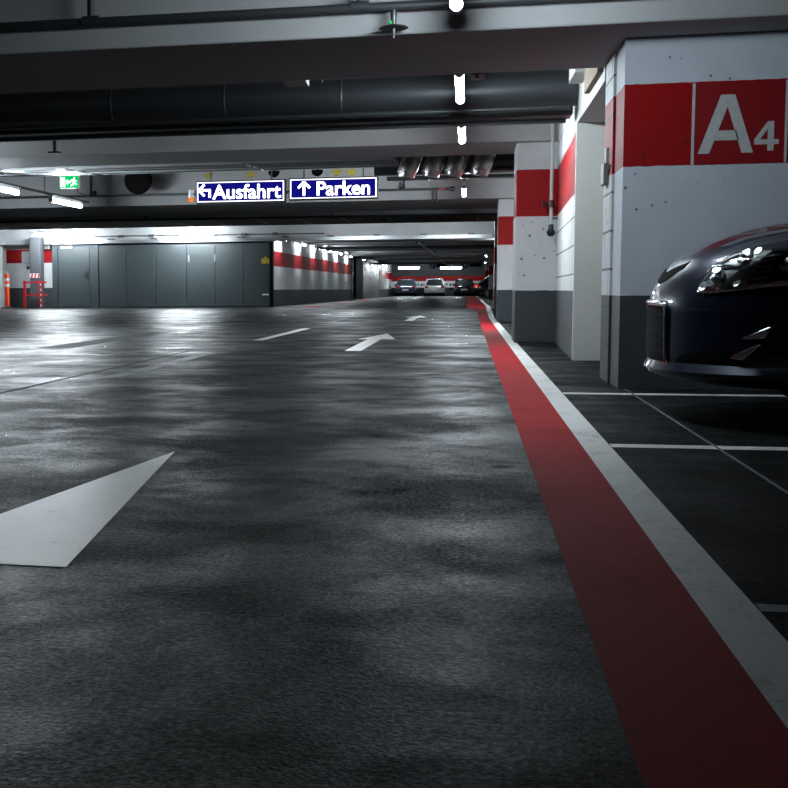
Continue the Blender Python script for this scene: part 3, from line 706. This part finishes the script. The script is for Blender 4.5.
# ------------------------------------------------------------------ cars
def smooth_interp(pts, x):
    if x <= pts[0][0]: return pts[0][1]
    for (a, fa), (b, fb) in zip(pts, pts[1:]):
        if x <= b:
            i = pts.index((a, fa)); 
            u = (x-a)/(b-a) if b > a else 0
            pa = pts[max(i-1, 0)]; pb = pts[min(i+2, len(pts)-1)]
            ma = (fb-pa[1])/(b-pa[0])*(b-a) if b != pa[0] else 0
            mb_ = (pb[1]-fa)/(pb[0]-a)*(b-a) if pb[0] != a else 0
            return (2*u**3-3*u*u+1)*fa + (u**3-2*u*u+u)*ma + (-2*u**3+3*u*u)*fb + (u**3-u*u)*mb_
    return pts[-1][1]
def place(o, origin, yaw):
    o.location = origin; o.rotation_euler = (0, 0, yaw)
def car_body(root, paint_mat, L, W, H, hood, start=0.0):
    """local frame: x from nose (0) to tail (L), y across, z up. Parts are built in local coordinates."""
    hw = W/2
    top = hood
    m_ = MB(); st = []
    n = 28
    for i in range(n+1):
        x = start + (L-start)*i/n
        wfac = smooth_interp([(0, .80), (.25, .93), (.7, .99), (1.3, 1.0), (L-1.2, 1.0), (L-.5, .97), (L-.15, .91), (L, .82)], x)
        zb = smooth_interp([(0, .30), (.3, .21), (1.0, .2), (L-.8, .22), (L-.2, .28), (L, .36)], x)
        zt = smooth_interp(top, x)
        w = hw*wfac
        half = [(0, zb), (.6*w, zb), (.93*w, zb+.03), (w, zb+.15), (w, (zb+zt)/2), (.985*w, zt-.14), (.93*w, zt-.05), (.80*w, zt-.012), (.4*w, zt), (0, zt+.006)]
        ring = [(x, y, z) for y, z in half] + [(x, -y, z) for y, z in half[-2:0:-1]]
        st.append(ring)
    m_.rings(st)
    return m_
def local_build(m_, name, mat, root, smooth=None, parent=None):
    o = m_.build(name, mat, None, smooth); o.parent = parent or root
    return o
def add_cabin(root, prof_x, W, belt, H, roof_mat, parent_body):
    """greenhouse: windscreen base, roof front, roof rear, rear base (x), with glass panels and a roof"""
    xa, xb, xc, xd = prof_x; w0 = W/2*.90; w1 = W/2*.70
    zb0, zr = belt, H
    m_ = MB(); st = []
    for u in range(13):
        f = u/12
        z = zb0 + (zr-.05-zb0)*f
        w = w0 + (w1-w0)*f**1.3
        xf = xa + (xb-xa)*f**.95; xr = xd + (xc-xd)*f**.9
        ring = []
        for k_ in range(9):
            y = -w + 2*w*k_/8; ring.append((xf + .10*(abs(y)/w)**2.5, y, z))
        for k_ in range(9):
            y = w - 2*w*k_/8; ring.append((xr - .08*(abs(y)/w)**2.5, y, z))
        st.append(ring)
    m_.rings(st)
    cab = local_build(m_, 'windows', M['glass_dark'], root, 50)
    m_ = MB(); st = []
    for f, (sx, sy) in enumerate(((1.02, 1.03), (1.01, 1.02), (.96, .95), (.82, .75))):
        z = (zr-.065, zr-.03, zr-.008, zr+.004)[f]
        cx_ = (xb+xc)/2; hx = (xc-xb)/2*sx; hy = w1*sy
        st.append([(cx_ + hx*(abs(cos(a))**.45)*(1 if cos(a) > 0 else -1), hy*(abs(sin(a))**.45)*(1 if sin(a) > 0 else -1), z) for a in [2*pi*k_/40 for k_ in range(40)]])
    m_.rings(st); local_build(m_, 'roof', roof_mat, root, 50)
    for sy in (-1, 1):
        m_ = MB()
        m_.bar((xa+.06, sy*w0*.99, zb0), (xb+.04, sy*w1*.99, zr-.04), .06, .05)
        m_.bar((xd-.04, sy*w0*.99, zb0), (xc-.02, sy*w1*.99, zr-.04), .12, .05)
        m_.bar(((xa+xd)/2, sy*(w0+.01), zb0), ((xb+xc)/2+.05, sy*(w1+.01), zr-.04), .07, .03)
        local_build(m_, 'window_pillars', roof_mat, root)
def add_wheels(root, xs_, W, r):
    for x in xs_:
        for sy in (-1, 1):
            m_ = MB().lathe((x, sy*(W/2-.20), r), (0, sy, 0), [(0, r*.6), (.0, r*.95), (.03, r), (.16, r), (.19, r*.95), (.195, r*.7)], 28)
            wl = local_build(m_, 'wheel', M['tyre'], root, 40)
            m_ = MB().lathe((x, sy*(W/2-.02), r), (0, sy, 0), [(0, r*.66), (.012, r*.64), (.012, r*.56), (-.02, r*.5)], 28)
            for k_ in range(5):
                a = 2*pi*k_/5; m_.bar((x+cos(a)*.04, sy*(W/2-.012), r+sin(a)*.04), (x+cos(a)*r*.6, sy*(W/2-.012), r+sin(a)*r*.6), .05, .02, (0, 1, 0))
            local_build(m_, 'rim', M['alloy'], root, 40, wl)
def far_car(label, paint_mat, loc, yaw, L=4.3, W=1.76, H=1.46, lamp='tail_red', boot=True):
    r_ = thing('parked_car', label, 'car', (0, 0, 0), 'cars parked at the end of the aisle')
    hood = [(0, .62), (.25, .74), (.9, .92), (1.2, .95), (L-1.0, .98), (L-.25, .97 if boot else .95), (L, .78)]
    local_build(car_body(r_, M[paint_mat], L, W, H, hood), 'body', M[paint_mat], r_, 60)
    add_cabin(r_, (.95, 1.75, L-1.15 if boot else L-.75, L-.45 if boot else L-.12), W, .93, H, M[paint_mat], None)
    add_wheels(r_, (.8, L-.85), W, .31)
    for sy in (-1, 1):
        local_build(MB().box(L-.14, L+.015, sy*W*.29, sy*W*.44, .70, .86, bev=.02), 'tail_light', M[lamp], r_)
    local_build(MB().box(L-.02, L+.025, -.26, .26, .50, .61), 'number_plate', M['plate'], r_)
    local_build(MB().box(L-.3, L+.04, -W*.44, W*.44, .30, .46, bev=.03), 'bumper', M[paint_mat], r_)
    local_build(MB().box(-.03, .1, -.5, .5, .35, .5), 'grille', M['black'], r_)
    local_build(MB().box(1.2, 1.35, W/2-.02, W/2+.15, .95, 1.08, bev=.02).box(1.2, 1.35, -W/2-.15, -W/2+.02, .95, 1.08, bev=.02), 'mirrors', M['black'], r_)
    place(r_, loc, yaw); return r_
# nose to the far wall, tail towards the camera: local +x -> world -y
YT = 105.2
far_car('blue grey parked car seen from behind, leftmost at the far wall', 'navy_b', (-5.15, YT+4.3, 0), -pi/2)
far_car('silver parked car seen from behind at the far wall', 'silver', (-2.75, YT+4.3, 0), -pi/2, boot=False, H=1.5)
far_car('black parked car seen from behind, between silver car and right pillar', 'black_car', (-.32, YT+4.3, 0), -pi/2, boot=False, W=1.7)
far_car('dark parked car with lit red tail lamp at the far right', 'black_car', (2.1+2.3, 80., 0), pi-.35, boot=False, lamp='tail_lit', L=3.9)

# ---- the near car: nose towards the lane (world -x local 0)
hero = thing('parked_car', 'shiny dark navy car nose in front of the A4 wall', 'car', (0, 0, 0))
NX, NY = .842, 6.1
W2 = .865
PROF = [(-.05, (.16, .175)), (.0, (.075, .195)), (.06, (.03, .222)), (.12, (.006, .262)), (.22, (.0, .34)), (.34, (.0, .44)), (.44, (.0, .53)), (.52, (.022, .60)), (.58, (.060, .668)), (.66, (.125, .742)), (.76, (.215, .800)),
        (.88, (.325, .846)), (1.02, (.455, .878)), (1.2, (.62, .900)), (1.45, (.86, .925)), (1.7, (1.10, .945))]
def prof(s): return smooth_interp([(a, b[0]) for a, b in PROF], s), smooth_interp([(a, b[1]) for a, b in PROF], s)
PLAN = [(0, 0), (.15, .008), (.3, .038), (.45, .11), (.6, .235), (.7, .365), (.78, .53), (.84, .78), (.865, 1.06)]
def surf(s, w, off=0.0):
    """point of the front skin in local coordinates (x back from nose, y across, z up)"""
    def P(s, w):
        px_, pz = prof(s); aw = min(abs(w), W2)
        k_ = 1.0 if s < .5 else max(.30, 1.0 - .70*((s-.5)/.75)**1.0)
        pl = smooth_interp(PLAN, aw)*k_
        ss = max(0., min(1., (s-.50)/.5)); ss = ss*ss*(3-2*ss)
        drop = (.085*(aw/W2)**2.2 + .09*max(0, (aw-.70)/.165)**2)*ss
        # lower bumper tucks in below and at the corners
        y = w
        return Vector((px_ + pl, y, pz - drop))
    p = P(s, w)
    if off:
        e = 1e-3
        a = P(s+e, w)-P(s-e, w); b = P(s, w+e)-P(s, w-e)
        n_ = a.cross(b)
        if n_.length > 1e-9:
            n_.normalize()
            if n_.x > 0 and n_.z < .2: n_ = -n_
            if n_.z < -.3 and s > .3: n_ = -n_
            p = p + n_*off
    return p
def skin(m_, s0, s1, w0, w1, ns, nw, off=0.0, clip=None):
    g_ = [[m_.bm.verts.new(surf(s0+(s1-s0)*i/ns, w0+(w1-w0)*j/nw, off)) for j in range(nw+1)] for i in range(ns+1)]
    for i in range(ns):
        for j in range(nw):
            m_.bm.faces.new((g_[i][j], g_[i][j+1], g_[i+1][j+1], g_[i+1][j]))
    return m_
def patch(poly, off, n=10, thick=.0, bulge=0.0):
    """fill a polygon given in (w, s) with a quad fan that follows the skin"""
    m_ = MB(); cw = sum(p[0] for p in poly)/len(poly); cs = sum(p[1] for p in poly)/len(poly)
    # densify the outline
    out = []
    for (a, b), (c, d) in zip(poly, poly[1:]+poly[:1]):
        for k_ in range(6): out.append((a+(c-a)*k_/6, b+(d-b)*k_/6))
    rings_ = []
    for r_ in range(n+1):
        f = 1-r_/n*.995
        o_ = off + bulge*(1-f*f)
        if r_ == 0: rings_.append([surf(cs+(b-cs)*f, cw+(a-cw)*f, off-.012) for a, b in out])
        rings_.append([surf(cs+(b-cs)*f, cw+(a-cw)*f, o_) for a, b in out])
    m_.rings(rings_, cap=False)
    m_.bm.faces.new([m_.bm.verts.new(v) for v in rings_[-1]])
    return m_
body = MB()
skin(body, -.05, 1.7, -W2, W2, 70, 80)
hb = local_build(body, 'front_body', M['navy'], hero, 60)
hoodL = [(0, .62), (.6, .72), (1.0, .80), (1.25, .90), (3.2, .96), (3.95, .95), (4.2, .80)]
local_build(car_body(hero, M['navy'], 4.2, 1.74, 1.5, hoodL, start=.82), 'body', M['navy'], hero, 60)
add_cabin(hero, (1.05, 1.95, 3.35, 4.05), 1.74, .92, 1.5, M['navy'], None)
add_wheels(hero, (.92, 3.45), 1.74, .31)
for sy in (-1, 1):
    local_build(MB().box(4.06, 4.215, sy*.5, sy*.76, .72, .95, bev=.02), 'tail_light', M['tail_red'], hero)
    local_build(MB().box(1.35, 1.52, sy*.86-.0, sy*1.02, .95, 1.1, bev=.03), 'wing_mirror', M['navy'], hero)
local_build(MB().box(.34, .95, -.5, .5, .20, .26), 'undertray', M['matte_black'], hero)

# grille
GR = [(-.25, .085), (.25, .085), (.275, .11), (.275, .41), (.25, .44), (-.25, .44), (-.275, .41), (-.275, .11)]
gg = local_build(patch(GR, .004, 6), 'grille', M['matte_black'], hero)
def strip(pts, half, off, mat, name, parent=None):
    """thin raised moulding along a path of (w, s)"""
    dense = []
    for (a, b), (c, d) in zip(pts, pts[1:]):
        for k_ in range(8): dense.append((a+(c-a)*k_/8, b+(d-b)*k_/8))
    dense.append(pts[-1])
    return local_build(MB().tube([surf(b, a, off) for a, b in dense], half, 8), name, mat, hero, 60, parent)
strip(GR+[GR[0]], .014, .002, M['chrome'], 'grille_frame', gg)
for k_ in range(6):
    s_ = .13+k_*.05; strip([(-.262, s_), (0, s_), (.262, s_)], .004, .002, M['matte_black'], 'grille_slat', gg)
lipm = MB(); lp = [(-.74+1.48*k_/40) for k_ in range(41)]
lipm.rings([[surf(.04, w_, -.02), surf(.05, w_, .022), surf(.08, w_, .036), surf(.10, w_, .034), surf(.135, w_, .002), surf(.12, w_, -.02)] for w_ in lp])
local_build(lipm, 'front_lip', M['navy'], hero, 50)
# upper slot
ug = local_build(patch([(-.25, .60), (-.13, .55), (0, .535), (.13, .55), (.25, .60), (.26, .625), (.13, .583), (0, .565), (-.13, .583), (-.26, .625)], .003, 5), 'upper_grille', M['matte_black'], hero)
strip([(-.26, .632), (-.13, .59), (0, .572), (.13, .59), (.26, .632)], .0025, .0, M['steel_dark'], 'trim_bar', ug)
tagged = []
for sy in (-1, 1):
    # headlight
    P1 = [(.45, .50), (.525, .50), (.61, .512), (.72, .53), (.79, .55), (.80, .64), (.79, .71), (.70, .705), (.62, .688), (.57, .683), (.53, .678), (.49, .635), (.46, .58), (.448, .535)]
    P1 = [(a*sy, b) for a, b in P1]
    hl = local_build(patch(P1, .002, 8), 'headlight', M['lamp_silver'], hero, 30)
    sub = lambda pts: [(a*sy, b) for a, b in pts]
    local_build(patch(sub([(.625, .53), (.775, .555), (.785, .63), (.77, .69), (.655, .68), (.635, .61)]), .004, 5), 'dark_chamber', M['matte_black'], hero, 30, hl)
    local_build(patch(sub([(.56, .51), (.612, .518), (.625, .60), (.645, .685), (.61, .68), (.59, .60)]), .010, 4), 'divider', M['lamp_grey'], hero, 30, hl)
    for (w_, s_, r_) in ((.513, .552, .044), (.572, .64, .034), (.71, .62, .045)):
        c_ = surf(s_, w_*sy, .006); n_ = (surf(s_, w_*sy, .05)-surf(s_, w_*sy, 0)).normalized()
        n_ = (n_*.5 + Vector((-.7, sy*.2, .55))).normalized()
        m_ = MB().lathe(c_, n_, [(-.03, r_*.5), (.0, r_), (.012, r_*.98), (.006, r_*.85), (-.004, r_*.5), (.006, r_*.42), (.02, r_*.3), (.026, r_*.05)], 20)
        local_build(m_, 'bulb_bowl', M['facet'], hero, 35, hl)
    for (w_, s_, r_) in ((.478, .522, .024), (.50, .585, .026), (.535, .525, .022), (.565, .66, .024), (.60, .675, .02), (.60, .535, .02)):
        c_ = surf(s_, w_*sy, .010)
        local_build(MB().lathe(c_, (-.66, sy*.5, .56), [(-.012, r_*.6), (.0, r_), (.004, r_*.9)], 8), 'reflector_facet', M['facet'], hero, 20, hl)
    for q_ in ([(.462, .512), (.50, .512), (.52, .53)], [(.465, .545), (.478, .57)], [(.49, .615), (.53, .655), (.56, .668)]):
        strip(sub(q_), .006, .006, M['lamp_silver'], 'reflector_rib', hl)
    for k_ in range(5):
        s0 = .55+k_*.024
        strip(sub([(.612, s0-.005), (.65, s0), (.68, s0+.01)]), .004, .008, M['lamp_grey'], 'louvre', hl)
    strip(sub([(.475, .595), (.53, .60), (.585, .60)]), .006, .012, M['chrome'], 'bezel', hl)
    strip(P1+[P1[0]], .005, .004, M['chrome'], 'rim_trim', hl)
    local_build(patch(P1, .012, 8, bulge=.022), 'lens', M['lens'], hero, 60, hl)
    # lower recess with fog lamps
    RC = sub([(.30, .10), (.385, .18), (.50, .205), (.61, .21), (.65, .15), (.63, .125), (.475, .105)])
    fr = local_build(patch(RC, .003, 6), 'lower_intake', M['matte_black'], hero)
    f1 = sub([(.605, .18), (.68, .25), (.64, .17)]); f2 = sub([(.64, .28), (.70, .335), (.69, .285)])
    for q in (f1, f2):
        fl_ = local_build(patch(q, .010, 4), 'fog_light', M['lamp_silver'], hero, 30)
        strip(q+[q[0]], .004, .010, M['chrome'], 'rim_trim', fl_)
hero.location = (NX, NY, 0)

# ------------------------------------------------------------------ camera and world
cam = bpy.data.cameras.new('camera'); co = bpy.data.objects.new('camera', cam); COL.objects.link(co); S.camera = co
F_PX, PX, PY, ROLL, YAW, PITCH = 1230., 197., 394., -.006, .21660529, .08384534
cam.sensor_fit = 'HORIZONTAL'; cam.sensor_width = 36; cam.lens = 36*F_PX/788
cam.shift_x = (394-PX)/788; cam.shift_y = 0
cam.clip_end = 400; cam.clip_start = .05
Fw = Vector((-sin(YAW)*cos(PITCH), cos(YAW)*cos(PITCH), -sin(PITCH)))
rt = Vector((cos(YAW), sin(YAW), 0)); up = rt.cross(Fw)
r2 = rt*cos(ROLL)+up*sin(ROLL); u2 = -rt*sin(ROLL)+up*cos(ROLL)
co.matrix_world = Matrix(((r2.x, u2.x, -Fw.x, 0), (r2.y, u2.y, -Fw.y, 0), (r2.z, u2.z, -Fw.z, .6), (0, 0, 0, 1)))

w = bpy.data.worlds.new('world'); S.world = w; w.use_nodes = True
w.node_tree.nodes['Background'].inputs[0].default_value = (.0, .0, .0, 1)
w.node_tree.nodes['Background'].inputs[1].default_value = 0
S.view_settings.view_transform = 'Standard'; S.view_settings.look = 'None'
S.view_settings.gamma = 1; S.view_settings.exposure = 0.0; S.view_settings.use_curve_mapping = False
cy = S.cycles
cy.use_denoising = True
try: cy.denoiser = 'OPENIMAGEDENOISE'
except Exception: pass
cy.max_bounces = 8; cy.diffuse_bounces = 4; cy.glossy_bounces = 4; cy.sample_clamp_indirect = 4; cy.caustics_reflective = False
